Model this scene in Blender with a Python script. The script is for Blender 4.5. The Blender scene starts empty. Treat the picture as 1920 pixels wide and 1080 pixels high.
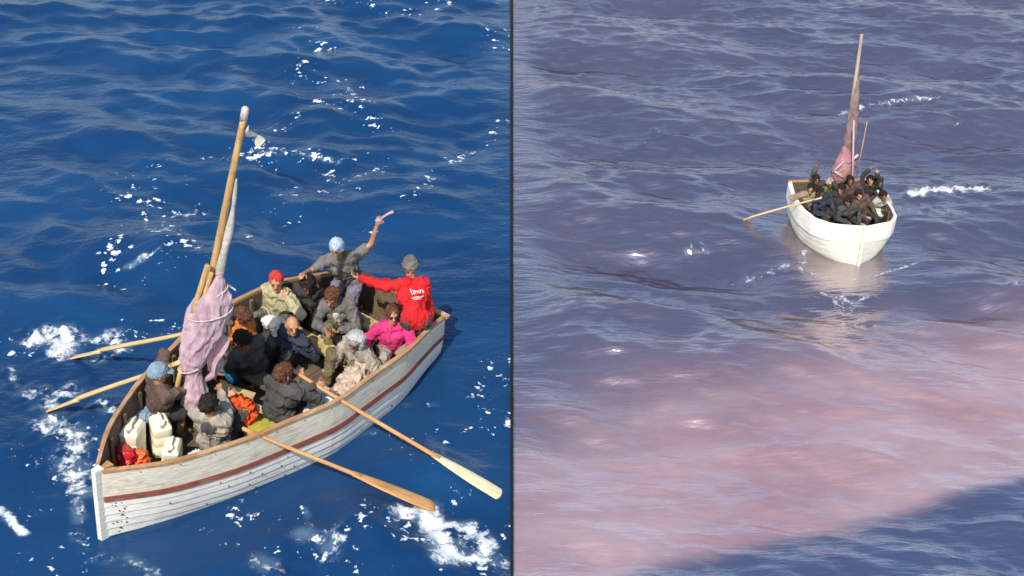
import bpy, math, random
import numpy as np
from mathutils import Matrix, Vector, noise as mnoise

# ------------------------------------------------------------------ camera, sky, sun, exposure
scn = bpy.context.scene
COL = scn.collection
PITCH = math.radians(30); CAM_H = 9.77; FPX = 2540.0
cam_d = bpy.data.cameras.new('camera'); cam = bpy.data.objects.new('camera', cam_d); COL.objects.link(cam)
cam.location = (0, 0, CAM_H); cam.rotation_euler = (math.radians(90) - PITCH, 0, 0)
cam_d.sensor_width = 36; cam_d.lens = 36 * FPX / 1920; cam_d.clip_end = 5000
scn.camera = cam

SUN_EL = math.radians(47); SUN_LEFT = math.radians(14)          # sun behind the viewer, to the left
to_sun = Vector((-math.sin(SUN_LEFT) * math.cos(SUN_EL), -math.cos(SUN_LEFT) * math.cos(SUN_EL), math.sin(SUN_EL)))
world = bpy.data.worlds.new('World'); scn.world = world; world.use_nodes = True
wn = world.node_tree.nodes; wn.clear()
sky = wn.new('ShaderNodeTexSky'); sky.sky_type = 'NISHITA'; sky.sun_disc = False
sky.sun_elevation = SUN_EL; sky.sun_rotation = math.atan2(to_sun.x, to_sun.y)
sky.air_density = 1.0; sky.dust_density = 1.0
bg = wn.new('ShaderNodeBackground'); bg.inputs['Strength'].default_value = 0.15
wo = wn.new('ShaderNodeOutputWorld')
world.node_tree.links.new(sky.outputs[0], bg.inputs[0]); world.node_tree.links.new(bg.outputs[0], wo.inputs[0])
sun_d = bpy.data.lights.new('sun', 'SUN'); sun_d.energy = 4.2; sun_d.angle = math.radians(0.5); sun_d.color = (1.0, .93, .82)
sun = bpy.data.objects.new('sun', sun_d); COL.objects.link(sun)
sun.rotation_euler = to_sun.to_track_quat('Z', 'Y').to_euler()
scn.view_settings.view_transform = 'Standard'; scn.view_settings.look = 'None'
scn.view_settings.exposure = 0.15; scn.view_settings.gamma = 1
scn.view_settings.use_curve_mapping = False

rnd = random.Random(4)
rng = np.random.default_rng(7)

# ------------------------------------------------------------------ placing helpers
FW = np.array([0, math.cos(PITCH), -math.sin(PITCH)]); UP = np.array([0, math.sin(PITCH), math.cos(PITCH)])
CAM = np.array([0, 0, CAM_H])
def ray(px, py): return FW * FPX + np.array([px - 960., 0, 0]) - UP * (py - 540)
def at(px, py, z=0.0):                       # the point of height z seen along a line of sight
    d = ray(px, py); return CAM + d * ((z - CAM_H) / d[2])
class Frame:
    def __init__(s, origin, yaw, heel, trim=0):
        s.M = Matrix.Translation(origin) @ Matrix.Rotation(yaw, 4, 'Z') @ Matrix.Rotation(trim, 4, 'Y') @ Matrix.Rotation(heel, 4, 'X')
        s.R = np.array(s.M.to_3x3()); s.o = np.array(origin, float)
    def loc(s, px, py, z):                   # boat coordinates of the point at boat height z
        o = s.R.T @ (CAM - s.o); d = s.R.T @ ray(px, py); return o + d * ((z - o[2]) / d[2])
    def world(s, p): return s.o + s.R @ np.asarray(p, float)
    def inv(s, w): return s.R.T @ (np.asarray(w, float) - s.o)

# ------------------------------------------------------------------ materials
def newmat(name):
    m = bpy.data.materials.new(name); m.use_nodes = True
    nt = m.node_tree; b = nt.nodes['Principled BSDF']; return m, nt, b
def node(nt, t, **kw):
    n = nt.nodes.new(t)
    for k, v in kw.items():
        if k in n.inputs: n.inputs[k].default_value = v
        else: setattr(n, k, v)
    return n
def mixc(nt, fac, a, b, blend='MIX'):
    n = nt.nodes.new('ShaderNodeMix'); n.data_type = 'RGBA'; n.blend_type = blend
    for s, v in ((0, fac), (6, a), (7, b)):
        if hasattr(v, 'is_linked') or hasattr(v, 'links'): nt.links.new(v, n.inputs[s])
        elif s == 0: n.inputs[0].default_value = v
        else: n.inputs[s].default_value = (*v[:3], 1)
    return n.outputs[2]
def math_(nt, op, a, b=None, c=None, clamp=False):
    n = nt.nodes.new('ShaderNodeMath'); n.operation = op; n.use_clamp = clamp
    for i, v in enumerate((a, b, c)):
        if v is None: continue
        if hasattr(v, 'links'): nt.links.new(v, n.inputs[i])
        else: n.inputs[i].default_value = v
    return n.outputs[0]
def maprange(nt, v, a, b, c=0., d=1., smooth=True):
    n = nt.nodes.new('ShaderNodeMapRange'); n.interpolation_type = 'SMOOTHSTEP' if smooth else 'LINEAR'
    for i, x in enumerate((v, a, b, c, d)):
        if hasattr(x, 'links'): nt.links.new(x, n.inputs[i])
        else: n.inputs[i].default_value = x
    return n.outputs[0]
def coords(nt, scale=(1, 1, 1)):
    tc = nt.nodes.new('ShaderNodeTexCoord'); mp = nt.nodes.new('ShaderNodeMapping'); mp.inputs['Scale'].default_value = scale
    nt.links.new(tc.outputs['Object'], mp.inputs[0]); return mp.outputs[0]
def noisetex(nt, co, scale, detail=4, rough=.55):
    n = node(nt, 'ShaderNodeTexNoise', Scale=scale, Detail=detail, Roughness=rough); nt.links.new(co, n.inputs['Vector']); return n.outputs[0]
def bump(nt, b, h, strength, dist=.01):
    n = node(nt, 'ShaderNodeBump', Strength=strength, Distance=dist); nt.links.new(h, n.inputs['Height']); nt.links.new(n.outputs[0], b.inputs['Normal'])

def cloth(name, c, c2=None, scale=7, rough=.9, b_str=.5, st=(1, 1, 1)):
    m, nt, b = newmat(name); co = coords(nt, st)
    c2 = c2 or tuple(x * .6 for x in c)
    f = maprange(nt, noisetex(nt, co, scale, 5), .35, .68)
    nt.links.new(mixc(nt, f, c2, c), b.inputs['Base Color']); b.inputs['Roughness'].default_value = rough
    b.inputs['Specular IOR Level'].default_value = .2
    bump(nt, b, noisetex(nt, co, scale * 3, 4), b_str, .03); return m
def wood(name, c, c2, dirt=None, stretch=(1.2, 14, 14), rough=.7, dirt_amt=.5):
    m, nt, b = newmat(name); co = coords(nt, stretch)
    g = noisetex(nt, co, 2.2, 8, .65); col = mixc(nt, maprange(nt, g, .32, .68), c2, c)
    if dirt:
        co2 = coords(nt, (1.6, 3, 7)); d = maprange(nt, noisetex(nt, co2, 1.7, 6, .7), .5, .72, 0, dirt_amt); col = mixc(nt, d, col, dirt)
    nt.links.new(col, b.inputs['Base Color']); b.inputs['Roughness'].default_value = rough
    b.inputs['Specular IOR Level'].default_value = .3
    bump(nt, b, g, .5, .012); return m
def plain(name, c, rough=.5, var=.15, scale=12, sss=0):
    m, nt, b = newmat(name); co = coords(nt)
    f = noisetex(nt, co, scale, 4)
    nt.links.new(mixc(nt, maprange(nt, f, .3, .7), tuple(x * (1 - var) for x in c), tuple(min(1, x * (1 + var)) for x in c)), b.inputs['Base Color'])
    b.inputs['Roughness'].default_value = rough; return m

M = {}
M['hull_top'] = wood('weathered_cream_paint', (.80, .75, .60), (.56, .52, .41), (.34, .29, .21), (.35, 9, 30), dirt_amt=.6)
M['hull_low'] = wood('weathered_white_paint', (.86, .83, .74), (.68, .66, .58), (.40, .37, .31), (.35, 8, 24), dirt_amt=.5)
M['hull_bottom'] = wood('pale_bottom_paint', (.55, .57, .52), (.42, .45, .42), None, (.6, 6, 14))
M['stripe'] = wood('rusty_red_paint', (.34, .10, .07), (.20, .07, .045), (.33, .22, .15), (1, 6, 12), dirt_amt=.8)
M['cap'] = wood('bare_orange_wood', (.52, .29, .13), (.32, .17, .08), (.55, .47, .37), (.8, 10, 10), dirt_amt=.7)
M['inside'] = wood('dark_bare_timber', (.17, .125, .085), (.09, .065, .045), (.05, .042, .034), (1, 9, 12))
M['rib'] = wood('brown_frame_timber', (.22, .15, .09), (.12, .085, .055), None, (4, 4, 4))
M['thwart'] = wood('yellow_pine_board', (.60, .45, .20), (.42, .30, .12), (.2, .15, .09), (9, 1.2, 9))
M['mast'] = wood('varnished_pole', (.62, .40, .16), (.40, .24, .09), (.22, .14, .07), (9, 9, .9))
M['spar_grey'] = wood('weathered_grey_pole', (.50, .40, .32), (.30, .22, .18), None, (9, 9, .9))
M['oar'] = wood('pale_oar_wood', (.74, .55, .29), (.56, .38, .17), (.38, .24, .12), (1.0, 20, 20), dirt_amt=.3)
M['oar_dark'] = wood('orange_oar_wood', (.66, .36, .15), (.46, .23, .09), (.25, .14, .07), (1.0, 20, 20), dirt_amt=.5)
M['oar_tip'] = wood('pale_worn_oar_end', (.78, .70, .46), (.58, .50, .30), None, (2, 14, 14))
M['nail'] = plain('dark_nail_iron', (.035, .03, .028), .7)
M['sail'] = cloth('faded_pink_canvas', (.56, .40, .44), (.40, .27, .32), 4, .85, .35, (2.2, 2.2, .8))
M['sail_red'] = cloth('dusty_red_canvas', (.46, .24, .24), (.28, .13, .14), 8)
M['canvas'] = cloth('grey_white_canvas', (.60, .57, .50), (.40, .38, .34), 6)
M['can'] = plain('milky_plastic', (.84, .82, .62), .35, .07, 5)
M['red_plastic'] = plain('red_plastic', (.55, .025, .03), .3)
M['orange_plastic'] = plain('orange_plastic', (.85, .14, .02), .35)
M['orange_cloth'] = cloth('orange_fabric', (.85, .13, .025), (.60, .06, .012), 9)
M['olive'] = plain('olive_yellow_plastic', (.42, .38, .06), .5, .2, 4)
M['blue_plastic'] = plain('bright_blue_plastic', (.03, .22, .45), .4, .15)
M['sack'] = cloth('beige_sacking', (.62, .50, .40), (.46, .35, .27), 8)
M['white_cloth'] = cloth('white_fabric', (.80, .79, .72), (.62, .61, .55), 6)
M['rope'] = cloth('pale_rope', (.72, .68, .60), (.5, .46, .4), 30)
M['black'] = plain('black_paint', (.002, .002, .002), .9)
for k, c in dict(sk1=(.40, .185, .095), sk2=(.24, .105, .055), sk3=(.50, .24, .13), sk4=(.15, .07, .042)).items():
    M[k] = plain('skin_' + k[-1], c, .5, .12, 9)
for k, c in dict(grey=(.19, .18, .165), dark=(.055, .052, .052), brown=(.14, .09, .075), lilac=(.23, .22, .28), red=(.78, .025, .03), pink=(.80, .055, .23),
                 beige=(.42, .37, .30), khaki=(.56, .50, .30), pale=(.62, .60, .50), charcoal=(.09, .088, .085), olivec=(.20, .17, .09), bluec=(.30, .42, .52),
                 paleblue=(.52, .62, .70), lightgrey=(.50, .49, .46), beanie=(.20, .185, .17), redc=(.70, .06, .05), orangec=(.80, .25, .05), tan=(.36, .28, .2), navy=(.05, .06, .09)).items():
    M[k] = cloth('cloth_' + k, c, tuple(x * .62 for x in c))
M['roll'] = cloth('grey_brown_canvas', (.26, .19, .18), (.16, .11, .11), 8)
M['hair'] = cloth('dark_hair', (.03, .022, .018), (.012, .01, .009), 30, .7)
M['hair_brown'] = cloth('brown_hair', (.16, .07, .035), (.07, .03, .018), 30, .7)
M['eye'] = plain('dark_eye', (.02, .015, .012), .2)
M['lip'] = plain('lips', (.25, .07, .05), .5)
M['tooth'] = plain('teeth', (.8, .78, .7), .3)
M['print'] = cloth('white_print', (.85, .80, .78), (.7, .6, .6), 20)
M['r_top'] = wood('white_wale_paint', (.86, .83, .76), (.74, .70, .62), (.45, .40, .33), (1, 8, 16), dirt_amt=.35)
M['r_low'] = wood('pale_green_white_paint', (.68, .70, .58), (.56, .58, .48), (.36, .36, .30), (1, 8, 16), dirt_amt=.35)

# ------------------------------------------------------------------ mesh helpers
def mesh_obj(name, V, Fc, mat, parent=None, smooth=False, link=True):
    me = bpy.data.meshes.new(name); me.from_pydata([tuple(map(float, v)) for v in V], [], [tuple(map(int, f)) for f in Fc])
    if mat: me.materials.append(mat)
    if smooth: me.polygons.foreach_set('use_smooth', [True] * len(me.polygons))
    me.update()
    o = bpy.data.objects.new(name, me)
    if link: COL.objects.link(o)
    if parent: o.parent = parent
    return o
def empty(name, matrix): 
    o = bpy.data.objects.new(name, None); o.empty_display_size = .1; COL.objects.link(o); o.matrix_world = matrix; return o
def tag(o, label, cat=None, group=None, kind=None):
    if label: o['label'] = label
    if cat: o['category'] = cat
    if group: o['group'] = group
    if kind: o['kind'] = kind
    return o
class MB:
    def __init__(s): s.V = []; s.F = []
    def add(s, V, Fc):
        k = len(s.V); s.V += [tuple(v) for v in V]; s.F += [tuple(i + k for i in f) for f in Fc]; return s
    def obj(s, name, mat, parent=None, smooth=False): return mesh_obj(name, s.V, s.F, mat, parent, smooth)
def loft(rings, close=True, caps=True):
    n = len(rings[0]); V = [tuple(p) for r in rings for p in r]; Fc = []
    for i in range(len(rings) - 1):
        for j in range(n if close else n - 1):
            a, b = i * n + j, i * n + (j + 1) % n
            Fc.append((a, b, b + n, a + n))
    if caps: Fc.append(tuple(range(n))[::-1]); Fc.append(tuple((len(rings) - 1) * n + j for j in range(n)))
    return V, Fc
def frame_of(d):
    d = np.asarray(d, float); d = d / (np.linalg.norm(d) + 1e-9)
    a = np.array([0, 0, 1.]) if abs(d[2]) < .9 else np.array([1., 0, 0])
    u = np.cross(a, d); u /= np.linalg.norm(u); return d, u, np.cross(d, u)
def tube(pts, rad, n=10):
    pts = [np.asarray(p, float) for p in pts]; rings = []
    if np.isscalar(rad): rad = [rad] * len(pts)
    for i, p in enumerate(pts):
        d = pts[min(i + 1, len(pts) - 1)] - pts[max(i - 1, 0)]; _, u, v = frame_of(d)
        rings.append([p + rad[i] * (math.cos(a) * u + math.sin(a) * v) for a in np.linspace(0, 2 * math.pi, n, endpoint=False)])
    return loft(rings)
def box(c, sx, sy, sz, R=None):
    V = [np.array((x * sx / 2, y * sy / 2, z * sz / 2)) for x in (-1, 1) for y in (-1, 1) for z in (-1, 1)]
    V = [np.asarray(c) + (R @ v if R is not None else v) for v in V]
    return V, [(0, 1, 3, 2), (4, 6, 7, 5), (0, 4, 5, 1), (2, 3, 7, 6), (0, 2, 6, 4), (1, 5, 7, 3)]
def capsule(a, b, ra, rb, n=10, m=3):
    a = np.asarray(a, float); b = np.asarray(b, float)
    d, u, v = frame_of(b - a if np.linalg.norm(b - a) > 1e-5 else (0, 0, 1)); rings = []
    for c, r, th in [(a, ra, t) for t in np.linspace(-math.pi / 2 * .96, 0, m + 1)] + [(b, rb, t) for t in np.linspace(0, math.pi / 2 * .96, m + 1)]:
        q = c + d * r * math.sin(th)
        rings.append([q + r * math.cos(th) * (math.cos(x) * u + math.sin(x) * v) for x in np.linspace(0, 2 * math.pi, n, endpoint=False)])
    return loft(rings)
def ellipsoid(c, A, n=14, m=9):              # A: columns are the half axes
    rings = []
    for t in np.linspace(-math.pi / 2 * .97, math.pi / 2 * .97, m):
        rings.append([np.asarray(c) + A @ np.array((math.cos(t) * math.cos(x), math.cos(t) * math.sin(x), math.sin(t))) for x in np.linspace(0, 2 * math.pi, n, endpoint=False)])
    return loft(rings)
def remeshed(name, mb, voxel, mat, parent, smooth_it=2, wrinkle=0, wscale=9, seed=0):
    """one continuous skin grown over all the overlapping volumes in mb"""
    tmp = mesh_obj('tmp', mb.V, mb.F, None)
    r = tmp.modifiers.new('r', 'REMESH'); r.mode = 'VOXEL'; r.voxel_size = voxel
    if smooth_it: s = tmp.modifiers.new('s', 'SMOOTH'); s.factor = .5; s.iterations = smooth_it
    dg = bpy.context.evaluated_depsgraph_get()
    me = bpy.data.meshes.new_from_object(tmp.evaluated_get(dg)); old = tmp.data
    bpy.data.objects.remove(tmp); bpy.data.meshes.remove(old)
    n = len(me.vertices)
    if wrinkle and n:
        co = np.empty(n * 3); me.vertices.foreach_get('co', co); co = co.reshape(-1, 3)
        no = np.empty(n * 3); me.vertices.foreach_get('normal', no); no = no.reshape(-1, 3)
        def fold(p):                        # soft swell plus sharp creases
            v = Vector((p[0] * wscale + seed, p[1] * wscale, p[2] * wscale * .8)); w = mnoise.noise(v * .7)
            q = Vector((p[0] * wscale * 1.9 + seed + w, p[1] * wscale * 1.9 + w, p[2] * wscale * .8 - w))
            return .45 * w + .75 * (1 - abs(mnoise.noise(v * 1.1 + Vector((w, 0, w))))) ** 5 + .5 * (1 - abs(mnoise.noise(q))) ** 6
        h = np.array([fold(p) for p in co])
        co = co + no * ((h - np.quantile(h, .12)) * wrinkle)[:, None]; me.vertices.foreach_set('co', co.ravel())
    me.name = name; me.materials.clear(); me.materials.append(mat)
    me.polygons.foreach_set('use_smooth', [True] * len(me.polygons)); me.update()
    o = bpy.data.objects.new(name, me); COL.objects.link(o)
    if parent: o.parent = parent
    return o

# ------------------------------------------------------------------ the two boats' frames
BA = Frame((-1.571, 15.66, 0.0), -2.177, -.135)
rb0 = at(1608, 497, 0)
R_HEAD = math.radians(-83.5); R_L = 1.62
BB = Frame((rb0[0] - math.cos(R_HEAD) * R_L, rb0[1] - math.sin(R_HEAD) * R_L, 0.0), R_HEAD, -.03)

class Hull:
    def __init__(s, L, B, zb, zm, zs, D, fs, post):
        s.L, s.B, s.zb, s.zm, s.zs, s.D, s.post = L, B, zb, zm, zs, D, post
        T = np.linspace(0, 1, 61); f = np.interp(T, [0, .25, .5, .75, .9, 1], fs)
        k = np.exp(-np.linspace(-2, 2, 11) ** 2); k /= k.sum()
        fp = np.concatenate([2 * f[0] - f[5:0:-1], f, 2 * f[-1] - f[-2:-7:-1]]); s.T = T; s.f = np.convolve(fp, k, 'valid'); s.f[-1] = fs[-1]
    def b(s, t): return s.B * float(np.interp(t, s.T, s.f))
    def zg(s, t):
        return s.zm + (s.zb - s.zm) * max(0, (t - .4) / .6) ** 2 + (s.zs - s.zm) * max(0, (.4 - t) / .4) ** 2
    def pt(s, t, u, side):
        bow = max(0, (t - .4) / .6) ** 1.2
        n = 4.4 - 2.7 * bow; e = .5 + .42 * bow
        y = s.b(t) * max(0, 1 - u ** n) ** e
        return np.array((t * s.L, side * max(y, .02), s.zg(t) - u * (s.zg(t) + s.D)))
    def half(s, t, z):
        u = (s.zg(t) - z) / (s.zg(t) + s.D); return s.pt(t, u, 1)[1]
    def nrm(s, t, u, side):
        a = s.pt(t, max(u - .03, 0), side); b = s.pt(t, min(u + .03, .99), side); d = b - a
        n = np.array((0, d[2], -d[1])); n /= np.linalg.norm(n) + 1e-9
        if n[1] * side < 0: n = -n
        return n
def plank(h, u0, u1, side, o0, o1, thick, nt=34, t1=1.0, t0=0.0):
    rings = []
    us = np.linspace(u0, u1, 4)
    for t in np.linspace(t0, t1, nt):
        out = [h.pt(t, u, side) + h.nrm(t, u, side) * (o0 + (o1 - o0) * (u - u0) / (u1 - u0)) for u in us]
        inn = [h.pt(t, u, side) + h.nrm(t, u, side) * (o0 + (o1 - o0) * (u - u0) / (u1 - u0) - thick) for u in us[::-1]]
        rings.append(out + inn)
    return loft(rings)

def build_boat(fr, h, label, cat, group, ub, mats, thwart_x, rib_n, floor_z, floor_ys, nails=True, k=1.0):
    root = empty('wooden_boat', fr.M); tag(root, label, cat, group)
    for side in (1, -1):
        for i in range(len(ub) - 1):
            u0, u1 = ub[i], ub[i + 1]
            mt = mats['top'] if i == 0 else (mats['low'] if i < len(ub) - 2 else mats['bottom'])
            V, Fc = plank(h, max(0, u0 - .012), u1, side, (mats.get('proud', .006) if i == 0 else 0) * k, mats.get('proud', .017) * k if i == 0 else .017 * k, (.021 + (mats.get('proud', .006) if i == 0 else 0)) * k)
            o = mesh_obj('plank', V, Fc, mt, root)
            inn = mesh_obj('inner_plank', *plank(h, max(0.012, u0 + .004), u1 - .004, side, -.026 * k, -.026 * k, .008 * k), M['inside'], root)
        if mats.get('stripe'):
            V, Fc = plank(h, ub[1] - .034, ub[1] + .020, side, .022 * k, .027 * k, .02 * k)
            mesh_obj('rubbing_strip', V, Fc, mats['stripe'], root)
        rings = []                                                     # gunwale cap
        for t in np.linspace(0, 1, 40):
            p = h.pt(t, 0, side); y = abs(p[1]); yi = max(y - .034 * k, .004)
            wv = .003 * math.sin(t * 37 + side)
            rings.append([(p[0], side * (y + .022 * k + wv), p[2] + .002), (p[0], side * (y + .022 * k + wv), p[2] + .034 * k + wv), (p[0], side * yi, p[2] + .036 * k - wv), (p[0], side * yi, p[2] + .002)])
        mesh_obj('gunwale', *loft(rings), M['cap'] if mats.get('cap') is None else mats['cap'], root)
        for j in range(rib_n):                                         # bent frames inside
            t = .05 + .86 * j / (rib_n - 1); rings = []
            for u in np.linspace(.03, .8, 10):
                p = h.pt(t, u, side); n = h.nrm(t, u, side); x = np.array((.02 * k, 0, 0)); a = p - n * .035 * k; b = p - n * .075 * k
                rings.append([a - x, a + x, b + x, b - x])
            mesh_obj('frame', *loft(rings), M['rib'], root)
    # stem post
    zb = h.zb; w = .048 * k
    rings = []
    for z in np.linspace(-.5 * k, zb + .05 * k, 10):
        x0 = h.L - .03 * k; x1 = h.L + (.06 + .015 * z) * k
        rings.append([(x0, -w, z), (x1, -w * .7, z), (x1, w * .7, z), (x0, w, z)])
    mesh_obj('stem_post', *loft(rings), mats['low'], root)
    mesh_obj('breasthook', *loft([[(h.L - .16 * k, -.05 * k, zb - .02), (h.L - .03 * k, -.02 * k, zb - .02), (h.L - .03 * k, .02 * k, zb - .02), (h.L - .16 * k, .05 * k, zb - .02)],
                                  [(h.L - .16 * k, -.05 * k, zb + .02), (h.L - .03 * k, -.02 * k, zb + .025), (h.L - .03 * k, .02 * k, zb + .025), (h.L - .16 * k, .05 * k, zb + .02)]]), M['cap'], root)
    # transom boards
    us = [0, .2, .4, .6, .8]
    for a, b in zip(us[:-1], us[1:]):
        pa, pb = h.pt(0, a, 1), h.pt(0, b - .006, 1)
        r = [[(x, -pa[1], pa[2]), (x, pa[1], pa[2]), (x, pb[1], pb[2]), (x, -pb[1], pb[2])] for x in (-.035 * k, .0)]
        mesh_obj('transom_board', *loft(r), M['rib'] if k == 1 else M['inside'], root)
    p = h.pt(0, 0, 1); mesh_obj('transom_cap', *box((-.015, 0, p[2] + .022 * k), .075 * k, 2 * p[1] + .09 * k, .04 * k), M['cap'], root)
    # floor boards and thwarts
    for y in floor_ys:
        ts = [t for t in np.linspace(.02, .95, 90) if h.half(t, floor_z) - .05 > abs(y) + .07 * k]
        if len(ts) < 4: continue
        x0, x1 = ts[0] * h.L, ts[-1] * h.L
        mesh_obj('floor_board', *box(((x0 + x1) / 2, y, floor_z), x1 - x0, .142 * k, .025 * k), M['inside'], root)
    for x, wd, z, mt in thwart_x:
        t = x / h.L; yy = min(h.half((x - wd / 2) / h.L, z), h.half((x + wd / 2) / h.L, z)) - .035 * k
        mesh_obj('thwart', *box((x, 0, z), wd, 2 * yy, .035 * k), mt, root)
    if nails:
        mb = MB()
        def nail(t, u, side, r, off=.018):
            p = h.pt(t, u, side) + h.nrm(t, u, side) * off; n = h.nrm(t, u, side)
            mb.add(*capsule(p - n * .004, p + n * .004, r, r * .8, 8, 1))
        r_ = random.Random(3)
        for i in range(1, len(ub) - 2):
            for j in range(4):
                nail(.988 - .026 * r_.random(), ub[i] + (ub[i + 1] - ub[i]) * (.18 + .7 * r_.random()), 1, .005 + .006 * r_.random(), .017)
            for t in (.86, .78, .70, .62, .5, .4, .3):
                if r_.random() < .75: nail(t + r_.uniform(-.03, .03), ub[i + 1] - .012, 1, .007 + .006 * r_.random(), .019)
        for t in np.arange(.1, .97, .07): nail(t, ub[0] + .03, 1, .006, .012)
        tag(mb.obj('nail_heads', M['nail'], root, True), None, kind='stuff')
    return root

HA = Hull(5.08, 1.127, .957, .985, .66, .50, [.67, .97, 1.0, .70, .40, .035], 1)
FLOOR = .2
boatA = build_boat(BA, HA, 'large weathered cream clinker boat with rusty red stripe, crowded with rowers, on deep blue sea', 'boat', 'open wooden boats at sea',
           [0, .265, .345, .42, .495, .57, .645, .75, .985], dict(top=M['hull_top'], low=M['hull_low'], bottom=M['hull_bottom'], stripe=M['stripe']),
           [(.55, .22, .44, M['thwart']), (1.35, .22, .45, M['thwart']), (2.35, .24, .45, M['inside']), (3.1, .22, .47, M['thwart'])], 13, FLOOR,
           [-.6, -.45, -.3, -.15, 0, .15, .3, .45, .6])
HB = Hull(R_L, .70, .63, .56, .60, .25, [.90, .98, 1.0, .90, .68, .06], 1)
boatB = build_boat(BB, HB, 'small white open boat with thick white wale coming bow first across mauve sea', 'boat', 'open wooden boats at sea',
           [0, .30, .42, .54, .66, .78, .985], dict(top=M['r_top'], low=M['r_low'], bottom=M['r_low'], cap=M['r_top'], proud=.055),
           [(.16, .2, .28, M['inside']), (.6, .16, .29, M['inside']), (1.05, .14, .29, M['inside'])], 9, .13, [-.36, -.27, -.18, -.09, 0, .09, .18, .27, .36], nails=False, k=.62)

# ------------------------------------------------------------------ masts (parts of their boats)
RTL = BA.R.T @ np.array([1., 0, 0])           # world +x seen in boat coordinates
mfoot = BA.loc(325, 812, FLOOR); mfoot[1] = max(mfoot[1], -.45)
mtop = BA.loc(459, 210, 4.5)
def mastp(z): return mfoot + (mtop - mfoot) * ((z - mfoot[2]) / (mtop[2] - mfoot[2]))
zs = np.linspace(FLOOR, 4.5, 24)
pts = [mastp(z) + np.array((.012 * math.sin(z * 2.1), .012 * math.cos(z * 1.7), 0)) for z in zs]
mastA = mesh_obj('mast', *tube(pts, [.052 - .018 * (z / 4.5) for z in zs], 12), M['mast'], boatA, True)
mesh_obj('mast_tip', *tube([mastp(4.40), mastp(4.47), mastp(4.54), mastp(4.56)], [.038, .041, .039, .02], 12), M['canvas'], mastA, True)
mesh_obj('mast_step', *box((mfoot[0], mfoot[1], FLOOR + .04), .26, .2, .07), M['rib'], boatA)

def norm_(v): return np.asarray(v) / np.linalg.norm(v)
def thing_mesh(o, fr, base, label, cat, group=None):
    """turn a mesh given in boat coordinates into a thing of its own with its origin at its base"""
    base = np.asarray(base, float); me = o.data
    n = len(me.vertices); co = np.empty(n * 3); me.vertices.foreach_get('co', co); co = co.reshape(-1, 3) - base; me.vertices.foreach_set('co', co.ravel()); me.update()
    o.matrix_world = fr.M @ Matrix.Translation(base); return tag(o, label, cat, group)
def cloth_loft(axis_pts, radius_fn, n=64, seed=0, rough=.012, drape=.5):
    """a gathered length of canvas round an axis, with pleats that wander as they fall"""
    rings = []; pts = [np.asarray(p, float) for p in axis_pts]
    def crease(x): return (1 - abs(math.sin(x))) ** 2.2
    for i, p in enumerate(pts):
        d = pts[min(i + 1, len(pts) - 1)] - pts[max(i - 1, 0)]; dn = d / np.linalg.norm(d); t = i / (len(pts) - 1); r = []
        rx, ry, ox = radius_fn(t)
        for a in np.linspace(0, 2 * math.pi, n, endpoint=False):
            w = mnoise.noise(Vector((t * 2.5 + seed, 1.3 * math.cos(a), 1.3 * math.sin(a))))
            ph = a * 3 + drape * 9 * t + 2.2 * w
            f = 1 + .13 * crease(ph) + .10 * crease(a * 4.5 - drape * 11 * t + 2 * w + seed) + .05 * crease(a * 10 + 6 * t + 3 * w) - .09 + .05 * w
            f += .03 * crease(t * 9 + 2.6 * math.sin(a + seed) + 2 * w)
            q = p + RTL * (math.cos(a) * rx * f + ox) + np.cross(dn, RTL) * math.sin(a) * ry * f
            r.append(q + rough * np.array([mnoise.noise(Vector((q[0] * 14 + k * 7, q[1] * 14, q[2] * 14))) for k in range(3)]))
        rings.append(r)
    return loft(rings)
def rf(keys):
    t0 = [k[0] for k in keys]
    return lambda t: tuple(np.interp(t, t0, [k[i] for k in keys]) for i in (1, 2, 3))
TOCAM = BA.R.T @ np.array([.2, -.85, .49])
# main furled bundle, then the knotted lower tail
o = mesh_obj('furled_sail', *cloth_loft([mastp(z) + TOCAM * .09 for z in np.linspace(1.22, 2.5, 80)], rf([(0, .13, .10, -.02), (.10, .17, .13, .0), (.4, .235, .16, .045), (.6, .245, .16, .055), (.76, .20, .14, .07), (.9, .10, .09, .085), (1, .035, .035, .09)]), 110, 2), M['sail'], None, True)
tailm = mesh_obj('sail_tail', *cloth_loft([mastp(z) + TOCAM * .08 for z in np.linspace(.58, 1.3, 50)], rf([(0, .05, .05, .14), (.15, .12, .10, .12), (.4, .155, .12, .09), (.6, .11, .10, .06), (.8, .085, .09, .03), (1, .12, .10, .0)]), 90, 5), M['sail'], None, True)
loopp = [mastp(1.02) + RTL * .16, mastp(1.12) + RTL * .26, mastp(1.24) + RTL * .29, mastp(1.36) + RTL * .24, mastp(1.42) + RTL * .12]
tie = mesh_obj('sail_tie', *tube(loopp, [.03, .045, .04, .045, .03], 8), M['sail'], None, True)
base = mastp(.62)
lash = []
for zc, rr, rq, ox in ((1.27, .135, .11, -.01), (2.30, .115, .10, .08), (2.02, .235, .16, .065)):
    c = mastp(zc) + TOCAM * .09 + RTL * ox; dn = norm_(mtop - mfoot); fv = np.cross(dn, RTL)
    lash.append(mesh_obj('lashing', *tube([c + RTL * math.cos(a) * (rr + .012) + fv * math.sin(a) * (rq + .012) + dn * .05 * math.sin(a + 1) for a in np.linspace(0, 2 * math.pi, 40)], .008, 6), M['rope'], None, True))
fl = []; n1, n2 = 14, 12                     # loose corner of canvas hanging off the bundle
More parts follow.
